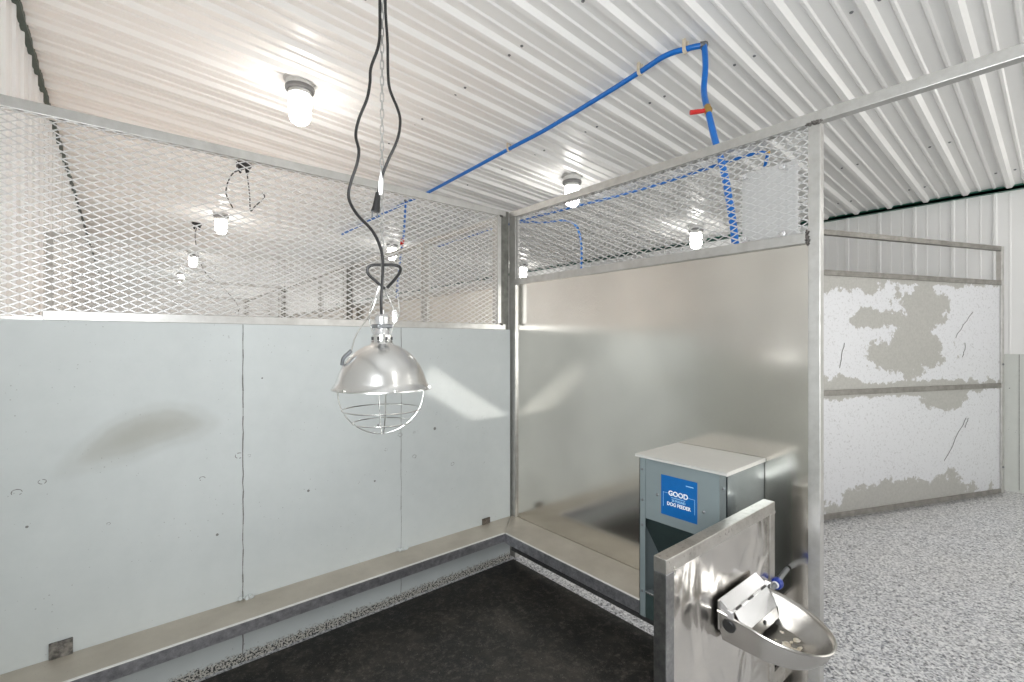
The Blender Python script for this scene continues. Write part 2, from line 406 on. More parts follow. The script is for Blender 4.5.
# ------------------------------------------------------------------ expanded metal
LWD, SWD = .051, .026
def mesh_bm(W, H, along='x', w=.0040, d=.0030):
    """expanded metal filling W x H, lower left corner at 0, in the plane along/z"""
    b = MB(); nz = int(H/(SWD/2)); nx = int(W/(LWD/2))
    dx = W/nx; dz = H/nz
    ax = Vector((1,0,0)) if along == 'x' else Vector((0,1,0)); nrm = Vector((0,1,0)) if along == 'x' else Vector((1,0,0)); up = Vector((0,0,1))
    tilt = (nrm*.75 + up*.66).normalized()
    for j in range(nz+1):
        prev = None
        for i in range(nx+1):
            z = j*dz + (dz/2 if (i+j) % 2 else -dz/2); z = min(max(z, 0), H)
            p = ax*(i*dx) + up*z
            q = [b.b.verts.new(p + up*a*w/2 + tilt*c*d/2) for a, c in ((-1,-1),(1,-1),(1,1),(-1,1))]
            if prev:
                for k in range(4): b.b.faces.new((prev[k], prev[(k+1)%4], q[(k+1)%4], q[k]))
            prev = q
    return b
T = .038
# mesh panel standing on the concrete wall
def mesh_panel(y):
    r = empty('mesh_panel', (0, y, ZW))
    x0, x1 = XO+.02, 1.835; H = 2.16 - ZW
    b = MB(); b.box((x0, 0, H-T), (x1, T, H), .002); b.build('top_rail', M['tube'], r)
    b = MB(); b.box((-.20, 0, .0), (x1, T, .034), .002); b.box((x0, .004, .0), (-.20, T-.004, .012)); b.build('bottom_rail', M['tube'], r)
    b = MB(); b.box((1.772, .001, .034), (1.800, T, H-T), .002); b.build('end_post', M['tube'], r)
    b = MB(); b.box((1.801, .010, .0), (1.866, .030, H)); b.build('joint_strip', M['joint'], r)
    b = MB(); b.box((x0, .001, .012), (x0+T, T, H-T), .002); b.build('wall_post', M['tube'], r)
    o = mesh_bm(1.775-x0, H-T-.012).build('expanded_mesh', M['mesh'], r); o.location = (x0, .012, .014)
    for zz in (.034, H-T):
        b = MB()
        for k in range(5): b.blob((1.79 + k*.004, -.001, zz + random.uniform(-.003,.003)), .006, sub=1, jit=.3)
        b.build('weld', M['weld_metal'], r)
    return r
mp = mesh_panel(YW+.008)
GM = 'expanded metal panels above the kennel dividers'
tag(mp, 'expanded metal mesh panel with aluminium rails standing on the pale concrete wall at left', 'mesh panel', GM)
for k, lb in ((1,'next mesh panel behind the left mesh, above the neighbouring kennel divider'), (2,'third mesh panel back, seen faintly through the left mesh'), (3,'fourth mesh panel back, almost lost behind the nearer mesh panels')):
    c = copy_tree(mp); c.location.y = YW + .008 + STALL*k; c['label'] = lb

# kennel front: partition with sheet below and mesh above
XP = 1.875
def uv_sheet(o, ax):
    me = o.data; uv = me.uv_layers.new(name='UVMap')
    for l in me.loops:
        co = me.vertices[l.vertex_index].co; uv.data[l.index].uv = (co[ax], co.z)
def front_panel(name, y0, y1, header=0.0, corner_at_end=True, welds=True, post0=T, post1=T):
    """runs from y0 (near) to y1 (far) along the line x = XP"""
    r = empty(name, (XP, y0, 0)); L = y1 - y0
    b = MB(); b.box((0, 0, .012), (T, post0, 2.16-T), .002); b.build('near_post', M['tube'], r)
    b = MB(); b.box((0, L-post1, .012), (T, L, 2.16-T), .002); b.build('far_post', M['tube'], r)
    b = MB(); b.box((0, -header, 2.16-T), (T, L, 2.16), .002); b.build('top_rail', M['tube'], r)
    b = MB(); b.box((-.001, post0, 1.700), (T, L-post1+.012, 1.738), .002); b.build('middle_rail', M['tube'], r)
    b = MB(); b.box((.014, post0-.004, .064), (.020, L-post1+.004, 1.705)); o = b.build('sheet', M['brushed_sheet'], r); uv_sheet(o, 1)
    o = mesh_bm(L-post0-post1+.004, 2.16-T-1.738+.006, 'y').build('expanded_mesh', M['mesh'], r); o.location = (.012, post0-.002, 1.735)
    b = MB(); b.box((.006, L-post1-.016, 1.738), (.010, L-post1, 2.16-T)); b.build('mesh_strip', M['tube'], r)
    if welds:
        for zz, zr in ((1.719, .026), (2.16-T-.002, .010)):
            b = MB()
            for k in range(26):
                a = random.uniform(-1, 1)
                b.blob((-.001 + random.uniform(-.002,.001), post0 + random.uniform(-.004,.006) if zr > .02 else post0*(.5+.62*a), zz + (a*zr if zr > .02 else random.uniform(-.004,.004))), random.uniform(.003,.007), sub=1, jit=.3)
            b.build('weld', M['weld_metal'], r)
    return r
fp = front_panel('kennel_partition', .560, 2.262, header=1.1, post1=.058)
tag(fp, 'brushed aluminium kennel partition with expanded mesh above, its rail running on past the end post', 'partition', 'kennel front partitions')
FL = [('mesh topped kennel gate just beyond the concrete wall, seen through the left mesh', 'mesh topped partition beyond the nearest neighbouring gate'),
      ('second neighbouring kennel gate along the aisle, seen through two meshes', 'partition next to the second neighbouring gate'),
      ('third neighbouring kennel gate, far down the row', 'partition at the far end of the kennel row')]
g0 = p0 = None
for k in range(3):
    ya = YW + .16 + STALL*k
    if g0 is None:
        g0 = g = front_panel('kennel_gate', ya, ya+.93, welds=False); p0 = p = front_panel('kennel_partition', ya+.95, YW+STALL*(k+1)+.14, welds=False)
    else:
        g = copy_tree(g0); g.location.y = ya; p = copy_tree(p0); p.location.y = ya+.95
    tag(g, FL[k][0], 'gate', 'kennel gates down the row'); tag(p, FL[k][1], 'partition', 'kennel front partitions')

# grey plate bolted to the outside of the mesh
r = empty('sign_plate', (XP+.060, .752, 1.70)); tag(r, 'small grey metal plate bolted behind the mesh beside the partition end post', 'plate')
b = MB(); b.box((0, -.102, .03), (.004, .102, .328), .001); b.build('plate', M['grey_plate'], r)
for y, z in ((.075,.055), (-.066,.052), (-.066,.30), (.075,.30)):
    b = MB(); b.lathe([(.011,-.046),(.011,-.050),(.006,-.051),(.006,-.056),(.0,-.057)], (0,y,z), 'x', 14); b.lathe([(.004,0),(.004,-.05)], (0,y,z), 'x', 8)
    b.build('bolt', M['stainless_bright'], r)

# ledges (angled aluminium shelves)
ZL = .265; XI, YI = 1.667, 2.048
r = empty('wall_ledge', (0, YW, 0)); tag(r, 'long dusty aluminium ledge with bright front lip along the pale concrete wall', 'ledge')
b = MB(); b.prism([(XO+.016, YI-YW), (XI, YI-YW), (1.862, -.001), (XO+.016, -.001)], ZL-.005, ZL); b.build('shelf', M['ledge'], r)
b = MB(); b.box((XO+.016, YI-YW-.004, ZL-.042), (XI-.001, YI-YW+.002, ZL+.003), .001); b.build('front_lip', M['lip'], r)
b = MB(); b.box((XO+.016, YI-YW-.005, ZL+.002), (XI-.001, YI-YW+.007, ZL+.006), .001); b.build('lip_edge', M['bright'], r)
b = MB(); b.box((-.184, -.010, ZL), (-.124, -.002, ZL+.055), .001); b.box((-.165, -.016, ZL+.02), (-.145, -.009, ZL+.04), .003); b.build('bracket_tab', M['tab'], r)
b = MB(); b.box((1.645, -.008, ZL), (1.70, -.001, ZL+.034)); b.build('bracket_tab', M['rust'], r)
r = empty('partition_ledge', (XP, 1.39, 0)); tag(r, 'dusty tan metal ledge along the foot of the brushed partition, left of the dog feeder', 'ledge')
b = MB(); b.prism([(XI-XP, .712-1.39), (.012, .712-1.39), (.012, 2.236-1.39), (1.868-XP, 2.236-1.39), (XI-XP, YI-1.39+.001)], ZL-.005, ZL); b.build('shelf', M['ledge'], r)
b = MB(); b.box((XI-XP-.003, .712-1.39, ZL-.050), (XI-XP+.003, YI-1.39-.006, ZL+.003), .001); b.build('front_lip', M['lip'], r)
b = MB(); b.box((XI-XP-.004, .712-1.39, ZL+.002), (XI-XP+.006, YI-1.39-.002, ZL+.006), .001); b.build('lip_edge', M['bright'], r)
b = MB(); b.box((-.022, .712-1.39, .062), (-.004, 2.215-1.39, ZL-.006)); b.build('shade_plate', M['shade_dark'], r)  # dark plate put in for the shade under the ledge

# rubber mat
b = MB(); b.box((XO+.02, .706, 0), (1.862, 2.205, .010), .002); tag(b.build('rubber_mat', M['mat']), 'black rubber mat covering the kennel floor', 'mat')

# low divider (whelping wall)
r = empty('kennel_divider', (1.07, .681, 0)); tag(r, 'low aluminium divider standing out from the partition in the foreground, carrying the water bowl', 'divider')
YD0, YD1 = -.019, .019; ZD = .791; L = .685
b = MB(); b.box((0, YD0, .0), (T, YD1, ZD-T), .002); b.build('end_post', M['dull_tube'], r)
b = MB(); b.box((L-T, YD0, .0), (L, YD1, ZD-T), .002); b.build('wall_post', M['worn_tube'], r)
b = MB(); b.box((0, YD0, ZD-T), (L, YD1, ZD), .002); b.build('top_rail', M['worn_tube'], r)
b = MB(); b.box((T, YD0+.004, .02), (L-T, YD0+.010, ZD-T)); b.box((T, YD1-.010, .02), (L-T, YD1-.004, ZD-T)); o = b.build('sheet', M['divider_sheet'], r); uv_sheet(o, 0)
for z in (.34, .10):
    b = MB(); b.box((L, -.004, z), (XP+.014-1.07, .004, z+.07)); b.build('mounting_bracket', M['worn_tube'], r)
b = MB()
for k in range(14): b.blob((L+.001, random.uniform(-.017,.017), ZD-T+random.uniform(-.006,.006)), .005, sub=1, jit=.3)
b.build('weld', M['worn_tube'], r); b = MB()
for k in range(10): b.blob((T+random.uniform(-.002,.004), YD0, ZD-T+random.uniform(-.012,.01)), .003, sub=1, jit=.3)
b.build('weld', M['worn_tube'], r)

# ------------------------------------------------------------------ dog feeder
FX0, FX1, FY0, FY1 = 1.585, 1.884, .750, 1.100
r = empty('dog_feeder', (1.585, .925, ZL)); tag(r, 'grey-blue sheet metal dog feeder with a pale lid and blue label on the partition ledge', 'feeder')
W2 = (FY1-FY0)/2; DX = FX1-FX0; Z1 = .902-ZL
b = MB(); b.box((0, W2-.003, 0), (DX, W2, Z1)); b.box((0, W2-.026, 0), (.003, W2, Z1))          # left side with front flange
b.build('side_panel', M['feeder_paint'], r)
b = MB(); b.box((0, -W2, 0), (DX, -W2+.003, Z1)); b.box((0, -W2, 0), (.003, -W2+.026, Z1)); b.build('side_panel', M['feeder_side_steel'], r)
b = MB(); b.box((.004, -W2+.003, .655-ZL), (.007, W2-.003, Z1)); b.build('front_panel', M['feeder_paint'], r)
b = MB(); 
P = [(.007,.655-ZL), (.18,.40-ZL), (.183,.402-ZL), (.010,.658-ZL)]
for y in ():
    pass
va = [b.b.verts.new((x, -W2+.003, z)) for x, z in P]; vb = [b.b.verts.new((x, W2-.003, z)) for x, z in P]
b.b.faces.new(va); b.b.faces.new(vb[::-1])
for i in range(4): b.b.faces.new((va[i], va[(i+1)%4], vb[(i+1)%4], vb[i]))
b.box((DX-.003, -W2+.003, 0), (DX, W2-.003, Z1)); b.build('hopper_chute', M['feeder_inside'], r)
b = MB(); b.box((.003, -W2+.003, 0), (DX-.003, W2-.003, .003)); b.box((.003, -W2+.003, .003), (.006, W2-.003, .095)); b.build('trough', M['feeder_inside'], r)
b = MB(); b.box((.000, -W2+.026, .096), (.034, W2-.026, .104), .002); b.build('trough_lip', M['stainless_bright'], r)
b = MB(); b.box((-.016, -W2-.006, Z1), (DX, W2+.010, Z1+.004), .001); b.box((-.016, -W2-.006, Z1-.007), (-.0135, W2+.010, Z1+.002)); b.box((-.0135, -W2-.006, Z1-.009), (DX, -W2-.004, Z1+.002)); b.box((-.0135, W2+.008, Z1-.007), (DX, W2+.010, Z1+.002))
b.build('lid', M['feeder_lid'], r)
for y in (-W2+.013, W2-.013):
    for z in (.10, .36, .46, .58):
        b = MB(); b.lathe([(.005,0),(.005,-.002),(.0,-.004)], (0,y,z), 'x', 10); b.build('rivet', M['steel_grey'], r)
for y, z in ((.097,.495),(-.090,.480)):
    b = MB(); b.lathe([(.006,.004),(.006,.002),(.0,-.001)], (0,y,z), 'x', 10); b.build('screw', M['steel_grey'], r)
LY1, LY0, LZ0, LZ1 = .996-.916, .850-.916, .693-ZL, .843-ZL
b = MB(); b.box((.0030, LY0, LZ0), (.0042, LY1, LZ1)); lab = b.build('label_sticker', M['label_blue'], r)
def text(body, size, y_mid, z, mat, parent, name, x=.0026, bold=0.0, sx=1.0):
    cu = bpy.data.curves.new('txt', 'FONT'); cu.body = body; cu.size = size; cu.align_x = 'CENTER'; cu.extrude = .0002; cu.offset = bold
    to = bpy.data.objects.new('txt', cu); C.objects.link(to)
    dg = bpy.context.evaluated_depsgraph_get(); me = bpy.data.meshes.new_from_object(to.evaluated_get(dg))
    bpy.data.objects.remove(to); me.materials.clear(); me.materials.append(mat)
    o = bpy.data.objects.new(name, me); C.objects.link(o); o.parent = parent
    # front faces -x; text runs from +y to -y
    o.matrix_local = Matrix.Translation((x, y_mid, z)) @ Matrix(((0,0,-1,0),(-1,0,0,0),(0,1,0,0),(0,0,0,1))) @ Matrix.Diagonal((sx,1,1,1))
    return o
ym = (LY0+LY1)/2
text('GOOD', .0255, ym+.002, .7715-ZL, M['label_white'], lab, 'lettering', bold=.0007, sx=1.0)
text('25 POUND', .0115, ym, .7505-ZL, M['label_pale_blue'], lab, 'lettering', bold=.0005)
text('DOG FEEDER', .0180, ym, .733-ZL, M['label_white'], lab, 'lettering', bold=.0005, sx=.90)
b = MB(); b.box((.0024, LY0+.014, .819-ZL), (.0030, LY0+.044, .8225-ZL)); b.build('label_stroke', M['label_pale_blue'], lab)
b = MB(); b.box((.0024, ym-.026, .7630-ZL), (.0030, ym+.030, .7655-ZL)); b.build('label_stroke', M['label_pale_blue'], lab)
for sg in (1, -1):
    e = ym + sg*(LY1-LY0)/2; f = sorted((e - sg*.010, e - sg*.0086)); g = sorted((e - sg*.034, e - sg*.0086))
    b = MB(); b.box((.0024, f[0], .724-ZL), (.0030, f[1], .7785-ZL)); b.box((.0024, g[0], .7775-ZL), (.0030, g[1], .7787-ZL)); b.build('label_frame', M['label_pale_blue'], lab)

# ------------------------------------------------------------------ waterer on the divider
r = empty('water_bowl', (1.456, .6575, .45)); tag(r, 'stainless steel automatic dog water bowl hung on the low divider in the foreground', 'water bowl')
def outline(hw, ln, n=28):
    pts = [(-hw, 0)]
    s0 = ln*.36
    for k in range(n+1):
        a = PI - PI*k/n
        pts.append((hw*math.cos(a), -(s0 + (ln-s0)*max(0, math.sin(a))**.92)))
    pts.append((hw, 0)); return pts
def bowl_part():
    b = MB(); rings = []
    # outside going up, over the rolled rim, and down inside; the rim dips towards the front
    for hw, ln, z in ((.076,.182,.030),(.084,.194,.020),(.097,.216,.023),(.111,.240,.060),(.121,.253,.104),(.124,.256,.113),(.127,.257,.115),(.1285,.2585,.119),(.127,.257,.123),(.124,.256,.123),(.120,.252,.120),(.115,.245,.108),(.104,.228,.064),(.090,.202,.034),(.07,.172,.029)):
        rings.append([b.b.verts.new((x, y, z - .20*max(0, -y-.04)*(z/.12))) for x, y in outline(hw, ln)])
    n = len(rings[0])
    for A, B in zip(rings, rings[1:]):
        for k in range(n): b.b.faces.new((A[k], A[(k+1)%n], B[(k+1)%n], B[k]))
    b.b.faces.new(rings[0][::-1]); b.b.faces.new(rings[-1])
    return b.build('bowl', M['stainless'], r, smooth=True)
bowl_part()
b = MB(); b.box((-.126, -.006, .066), (.126, -.0005, .150), .001); b.build('back_plate', M['stainless'], r)
def slab(P, x0, x1, mat, name, parent):
    b = MB(); A = [b.b.verts.new((x0, y, z)) for y, z in P]; B = [b.b.verts.new((x1, y, z)) for y, z in P]
    b.b.faces.new(A); b.b.faces.new(B[::-1]); n = len(P)
    for i in range(n): b.b.faces.new((A[i], A[(i+1)%n], B[(i+1)%n], B[i]))
    return b.build(name, mat, parent)
cov = slab([(-.004,.153),(-.004,.149),(-.037,.126),(-.037,.130)], -.122, .122, M['stainless_bright'], 'float_cover', r)
for x in (-.1215, .1195): slab([(-.004,.150),(-.004,.108),(-.040,.108),(-.037,.127)], x, x+.002, M['stainless_bright'], 'cover_cheek', cov)
slab([(-.018,.1433),(-.018,.1415),(-.022,.1387),(-.022,.1405)], -.118, .118, M['stainless_bright'], 'cover_rib', cov)
slab([(-.040,.128),(-.043,.128),(-.073,.079),(-.070,.079)], -.110, .110, M['stainless_bright'], 'float_guard', r)
slab([(-.071,.080),(-.074,.080),(-.082,.050),(-.079,.050)], -.100, .100, M['stainless'], 'drain_plate', r)
b = MB(); b.tube([(-.131,-.039,.128),(.134,-.039,.128)], .0045, 10); b.build('hinge_rod', M['stainless_bright'], r, smooth=True)
for x in (-.085, -.005, .085):
    b = MB(); b.box((x-.015,-.046,.1300),(x+.015,-.040,.1345),.001); b.build('hinge_slot', M['black_plastic'], r)
b = MB(); b.lathe([(.008,0),(.008,-.002),(.0,-.003)], (.01,-.077,.066), 'y', 12); b.build('drain_hole', M['black_rubber'], r)
b = MB(); b.lathe([(.019,.0),(.019,-.006),(.014,-.011),(.0,-.011)], (-.1145,-.030,.086), 'x', 20); b.build('rubber_plug', M['black_rubber'], r, smooth=True)
for x in (-.127,.127):
    b = MB(); b.box((x-.003,-.048,.112),(x+.003,-.030,.136),.001); b.build('hinge_ear', M['stainless_bright'], r)
b = MB()
for q in range(16): b.blob((random.gauss(.022,.022), -.145 + random.gauss(0,.022), .0262), random.uniform(.005,.016), (1,random.uniform(.5,1.2),.12), 2, .25)
t = MT('mineral_scale', (.66,.60,.47), .7); n = t.noise(t.coords(), 45, 6, .7); t.col(t.ramp(n, [(.35,(.45,.36,.22)),(.6,(.78,.74,.66))]))
tag(b.build('mineral_scale', t.m, r), kind='stuff')
b = MB(); b.tube(smooth_path([(.118,-.028,.085),(.170,-.020,.072),(.24,-.010,.066),(.305,-.004,.064),(.36,.004,.064),(.425,.010,.064)], 5), .0085, 9); wf = b.build('inlet_pipe', M['steel_grey'], r, smooth=True)
b = MB(); b.lathe([(.011,-.018),(.017,-.016),(.019,-.008),(.019,.004),(.016,.008),(.010,.009)], (.290,-.007,.064), 'x', 20); b.build('blue_coupling', M['blue_fitting'], wf, smooth=True)
b = MB(); b.lathe([(.010,-.024),(.012,-.020),(.012,-.015)], (.290,-.007,.064), 'x', 16); b.build('coupling_collar', M['white_tag'], wf)

# ------------------------------------------------------------------ heat lamp, chain, cord
LX, LY = .559, 1.228
ZR = 1.222
r = empty('heat_lamp', (LX, LY, ZR)); tag(r, 'spun aluminium brooder heat lamp with wire guard hanging from a chain', 'heat lamp')
outer = [(.134,-.003),(.134,.0),(.1275,.006),(.122,.018),(.115,.040),(.104,.062),(.088,.084),(.068,.102),(.048,.114),(.032,.120),(.027,.128),(.0265,.146)]
prof = outer + [(.0245,.146),(.025,.128),(.030,.117),(.046,.111),(.066,.099),(.086,.081),(.102,.059),(.113,.037),(.120,.015),(.125,.004),(.131,-.003)]
b = MB(); b.lathe(prof, n=56, closed=True); dome = b.build('reflector', M['spun_aluminium'], r, smooth=True)
for k in range(6):
    a = 2*PI*k/6 + .35; b = MB(); b.box((-.003,-.004,-.004),(.007,.004,.004),.0015); o = b.build('guard_clip', M['chrome_wire'], dome); o.location = (.129*math.cos(a), .129*math.sin(a), .002); o.rotation_euler.z = a
b = MB()
for q in range(8):
    a = 2*PI*q/8; b.lathe([(.004,0),(.004,.0012)], (.029*math.cos(a)*.93,.029*math.sin(a)*.93,.1275), n=6)
    b.box((.0262*math.cos(a)-.003,.0262*math.sin(a)-.003,.132),(.0262*math.cos(a)+.003,.0262*math.sin(a)+.003,.141))
b.build('vent_slot', M['black_plastic'], dome)
b = MB(); b.lathe([(.0,.205),(.014,.203),(.020,.196),(.0205,.150),(.0235,.146),(.0235,.142)], n=24); b.lathe([(.0,.218),(.006,.216),(.007,.200)], n=12); b.build('socket', M['stainless_bright'], r, smooth=True)
b = MB(); b.box((-.0225,-.0225,.165),(.0225,.0225,.176),.003); b.build('socket_band', M['steel_grey'], r)
b = MB(); b.lathe([(.013,.13),(.015,.10),(.030,.08),(.05,.045),(.052,.03),(.045,.018),(.0,.010)], n=24); b.build('bulb', M['bulb_glass'], r, smooth=True)
# wire guard
b = MB(); gr = .118; gd = -.128
for k in range(2):
    a = PI*k/2 - .35; path = []
    for i in range(25):
        u = -1 + 2*i/24; 
        rr = gr*math.copysign(min(1, abs(u)*1.0), u); ph = PI*(i/24)
        x = -math.copysign(gr*abs(math.cos(ph))**1.15, math.cos(ph)); z = gd*math.sin(ph)**.85
        path.append((x*math.cos(a)*(.98), x*math.sin(a)*.98, z))
    path = [(path[0][0]*1.06, path[0][1]*1.06, .004)] + path + [(path[-1][0]*1.06, path[-1][1]*1.06, .004)]
    b.tube(path, .0016, 7)
for rad, z in ((.106,-.060), (.0785,-.096)):
    b.tube([(rad*math.cos(2*PI*k/40), rad*math.sin(2*PI*k/40), z) for k in range(40)], .0017, 6, closed=True)
b.build('wire_guard', M['chrome_wire'], r, smooth=True)
# hanger bail and clamp; camera-right direction is (.766,-.643)
R = Vector((.766, -.643, 0)); U = Vector((0,0,1)); Fw = Vector((.643,.766,0))
def rp(a, z, d=0): return tuple(R*a + U*z + Fw*d)
b = MB()
for s in (-1, 1):
    b.tube(smooth_path([rp(.024*s,.150), rp(.036*s,.195), rp(.026*s,.235), rp(.010*s,.265), rp(0,.300)], 6), .0022, 7)
b.tube(smooth_path([rp(-.066,.104,-.055), rp(-.058,.150,-.035), rp(-.030,.210), rp(-.010,.275), rp(.0,.292)], 6), .0016, 6)
b.tube(smooth_path([rp(.014,.290), rp(.042,.255), rp(.048,.205), rp(.030,.170)], 6), .0016, 6)
b.build('wire_bail', M['chrome_wire'], r, smooth=True)
b = MB()
for k in range(5): b.tube([(.0065*math.cos(2*PI*i/10)*R.x+rp(.036,.188+.005*k)[0], .0065*math.cos(2*PI*i/10)*R.y+rp(.036,.188)[1], .188+.005*k+.0065*math.sin(2*PI*i/10)) for i in range(10)], .0016, 5, closed=True)
b.build('spring', M['chrome_wire'], r)
b = MB(); b.tube(smooth_path([rp(-.092,.066,-.052), rp(-.086,.084,-.058), rp(-.066,.104,-.056)], 5), .005, 8); b.build('clamp_pad', M['steel_grey'], r, smooth=True)
loop = [(.004,.275),(-.018,.293),(-.042,.316),(-.043,.333),(-.031,.340),(0,.341),(.034,.340),(.047,.332),(.043,.316),(.024,.292),(.010,.277)]
b = MB(); b.tube(smooth_path([rp(a+.004, z) for a, z in loop], 6), .0042, 8); b.build('hanger_loop', M['black_rubber'], r, smooth=True)
# chain
zt = zc(LX); b = MB(); z = 1.553; k = 0; pitch = .0225; nlk = int((zt-.012-z)/pitch)
pitch = (zt-.012-z)/nlk
for k in range(nlk+1):
    zz = z + k*pitch; dirv = R if k % 2 else Fw
    pts = []
    for i in range(14):
        a = 2*PI*i/14; hx = .0045*math.cos(a); hz = .0085*(1 if math.sin(a) > 0 else -1)*abs(math.sin(a))**.6 + (.005 if math.sin(a) > 0 else -.005 if math.sin(a) < 0 else 0)
        pts.append(Vector((LX, LY, zz)) + dirv*hx + U*hz)
    b.tube(pts, .0016, 6, closed=True)
b.tube([(LX, LY, zt-.012),(LX, LY, zt+.01)], .003, 6)
tag(b.build('hanging_chain', M['zinc_chain']), 'thin zinc link chain hanging from the ceiling above the heat lamp', 'chain')
# cord: from the lamp up to the ceiling, then back down to a loose plug
r = empty('power_cord', (LX, LY, zt)); tag(r, 'black power cord looping beside the chain down to the heat lamp', 'cord')
k_ = 1.3/468
def cp(px, py, d=0): return tuple(R*((px-381)*k_) + U*(1.35 + (341.5-py)*k_ - zt) + Fw*d)
left = [cp(381,318,-.004), cp(382,300,-.018), cp(383,285,-.018), cp(383,262,-.012), cp(380,247,-.01), cp(372,231,-.01), cp(357,215,-.01), cp(349,199,-.01), cp(351,184,-.01), cp(357,166,-.01), cp(359,152,-.01), cp(356,137,-.01), cp(359,121,-.01), cp(367,101,-.01), cp(370,85,-.01), cp(371,70,-.01), cp(378,51,-.012), cp(380,35,-.012), cp(380,0,-.012), cp(380,-120,-.012), cp(380.5,-280,-.010), cp(381,-287,-.008)]
b = MB(); b.tube(smooth_path(left, 6), .0042, 8); b.build('cord', M['black_rubber'], r, smooth=True)
right = [cp(382,-287,-.008), cp(383.5,-280,-.010), cp(385,-120,-.012), cp(385.5,0,-.012), cp(386,20,-.012), cp(387.5,45,-.01), cp(388,75,-.01), cp(390,92,-.01), cp(398,112,-.01), cp(400,125,-.01), cp(397,142,-.01), cp(388,162,-.01), cp(382,178,-.01), cp(378,196,-.012)]
b = MB(); b.tube(smooth_path(right, 6), .0040, 8); b.build('cord', M['black_rubber'], r, smooth=True)
b = MB(); b.tube([cp(378,194,-.012), cp(377.5,200,-.012), cp(376.5,208,-.012), cp(375.5,213,-.012)], lambda u: .006+.006*u, 10)
pl = b.build('plug', M['black_rubber'], r, smooth=True)
b = MB()
for dx in (-2.5, 2.5): b.tube([cp(375.5+dx,212,-.012), cp(375+dx,218,-.012)], .0022, 6)
b.build('plug_pin', M['steel_grey'], pl)
P = [cp(381.5,172,-.016), cp(383.8,184,-.016), cp(383,196,-.016), cp(379,197,-.016), cp(379,184,-.016)]
b = MB(); A = [b.b.verts.new(p) for p in P]; B = [b.b.verts.new(Vector(p)+Fw*.001) for p in P]; b.b.faces.new(A); b.b.faces.new(B[::-1])
for i in range(5): b.b.faces.new((A[i], A[(i+1)%5], B[(i+1)%5], B[i]))
b.build('cord_tag', M['white_tag'], r)

# ------------------------------------------------------------------ ceiling lights
def ceiling_light():
    r = empty('ceiling_light')
    b = MB(); b.lathe([(.0,.0),(.100,.0),(.102,-.006),(.098,-.012),(.086,-.014),(.084,-.050),(.079,-.054),(.0,-.054)], n=36); b.build('mounting_base', M['fixture_grey'], r, smooth=True)
    b = MB(); b.lathe([(.0,-.052),(.090,-.052),(.092,-.058),(.090,-.072),(.080,-.080),(.0,-.080)], n=36); b.build('collar', M['fixture_dark'], r, smooth=True)
    b = MB(); b.lathe([(.072,-.078),(.074,-.10),(.071,-.104),(.0,-.104)], n=32); b.build('socket_ring', M['fixture_grey'], r, smooth=True)
    pr = [(.066,-.102),(.070,-.118),(.0705,-.20),(.067,-.245),(.055,-.275),(.034,-.292),(.0,-.298)]
    b = MB(); b.lathe(pr, n=32); 
    b.build('glass_jar', M['lamp'], r, smooth=True)
    return r
lt0 = None
LIGHTS = [((.916,3.276), 'round jar ceiling light glowing above the left mesh, nearest to the camera'),
          ((3.312,3.055), 'jar ceiling light just behind the partition top rail'),
          ((1.037,7.262), 'jar ceiling light seen through the left mesh below the first black cable box'),
          ((1.085,10.834), 'jar ceiling light farther back through the left mesh, beside the second cable box'),
          ((1.153,13.9), 'smallest ceiling light, farthest back through the left mesh'),
          ((5.476,2.978), 'jar ceiling light low behind the partition mesh, left of the blue drop pipe'),
          ((5.589,6.352), 'small ceiling light at the left end of the partition mesh, near the corner post'),
          ((1.0,-.75), 'ceiling light over the kennel behind the camera'), ((3.3,-.9), 'ceiling light over the near aisle'), ((5.5,-.6), 'ceiling light by the far wall outside the frame'),
          ((3.31,6.9), 'ceiling light over the middle aisle hidden behind the mesh')]
for (x, y), lb in LIGHTS:
    o = ceiling_light() if lt0 is None else copy_tree(lt0)
    if lt0 is None: lt0 = o
    o.location = (x, y, zc(x)); tag(o, lb, 'ceiling light', 'jar ceiling lights')

# ------------------------------------------------------------------ blue water pipes
r = empty('water_pipe', (2.399, 1.259, 2.94)); tag(r, 'bright blue water pipe clipped to the ceiling, dropping through a red handled valve', 'pipe')
O = Vector((2.399, 1.259, 2.94))
run = [(2.52,6.9,2.932),(2.50,5.2,2.931),(2.509,4.40,2.931),(2.457,2.966,2.934),(2.444,2.528,2.935),(2.392,1.961,2.938),(2.354,1.63,2.941),(2.332,1.446,2.943),(2.368,1.322,2.940),(2.395,1.268,2.938)]
PR = .0152
b = MB(); b.tube([Vector(p)-O for p in smooth_path(run, 8)], PR, 12); b.build('ceiling_run', M['pex_blue'], r, smooth=True)
b = MB(); b.blob((.002,-.003,-.001), .019, sub=2); b.tube([(-.012,.016,0),(.0,0,0)], .017, 10); b.tube([(0,0,0),(-.004,-.002,-.022)], .017, 10); b.build('elbow', M['steel_grey'], r, smooth=True)
drop = [(2.397,1.256,2.930),(2.37,1.236,2.80),(2.335,1.226,2.667),(2.275,1.185,2.56),(2.245,1.160,2.515)]
d1 = [(2.235,1.150,2.48),(2.16,1.078,2.30),(2.07,.992,2.10),(1.985,.905,1.77),(1.962,.86,1.30),(1.955,.80,.80),(1.952,.66,.55)]
b = MB(); b.tube([Vector(p)-O for p in smooth_path(drop, 8)], PR, 12); b.build('drop_pipe', M['pex_blue'], r, smooth=True)
b = MB(); b.tube([Vector(p)-O for p in smooth_path(d1, 8)], PR, 12); b.build('drop_pipe', M['pex_blue'], r, smooth=True)
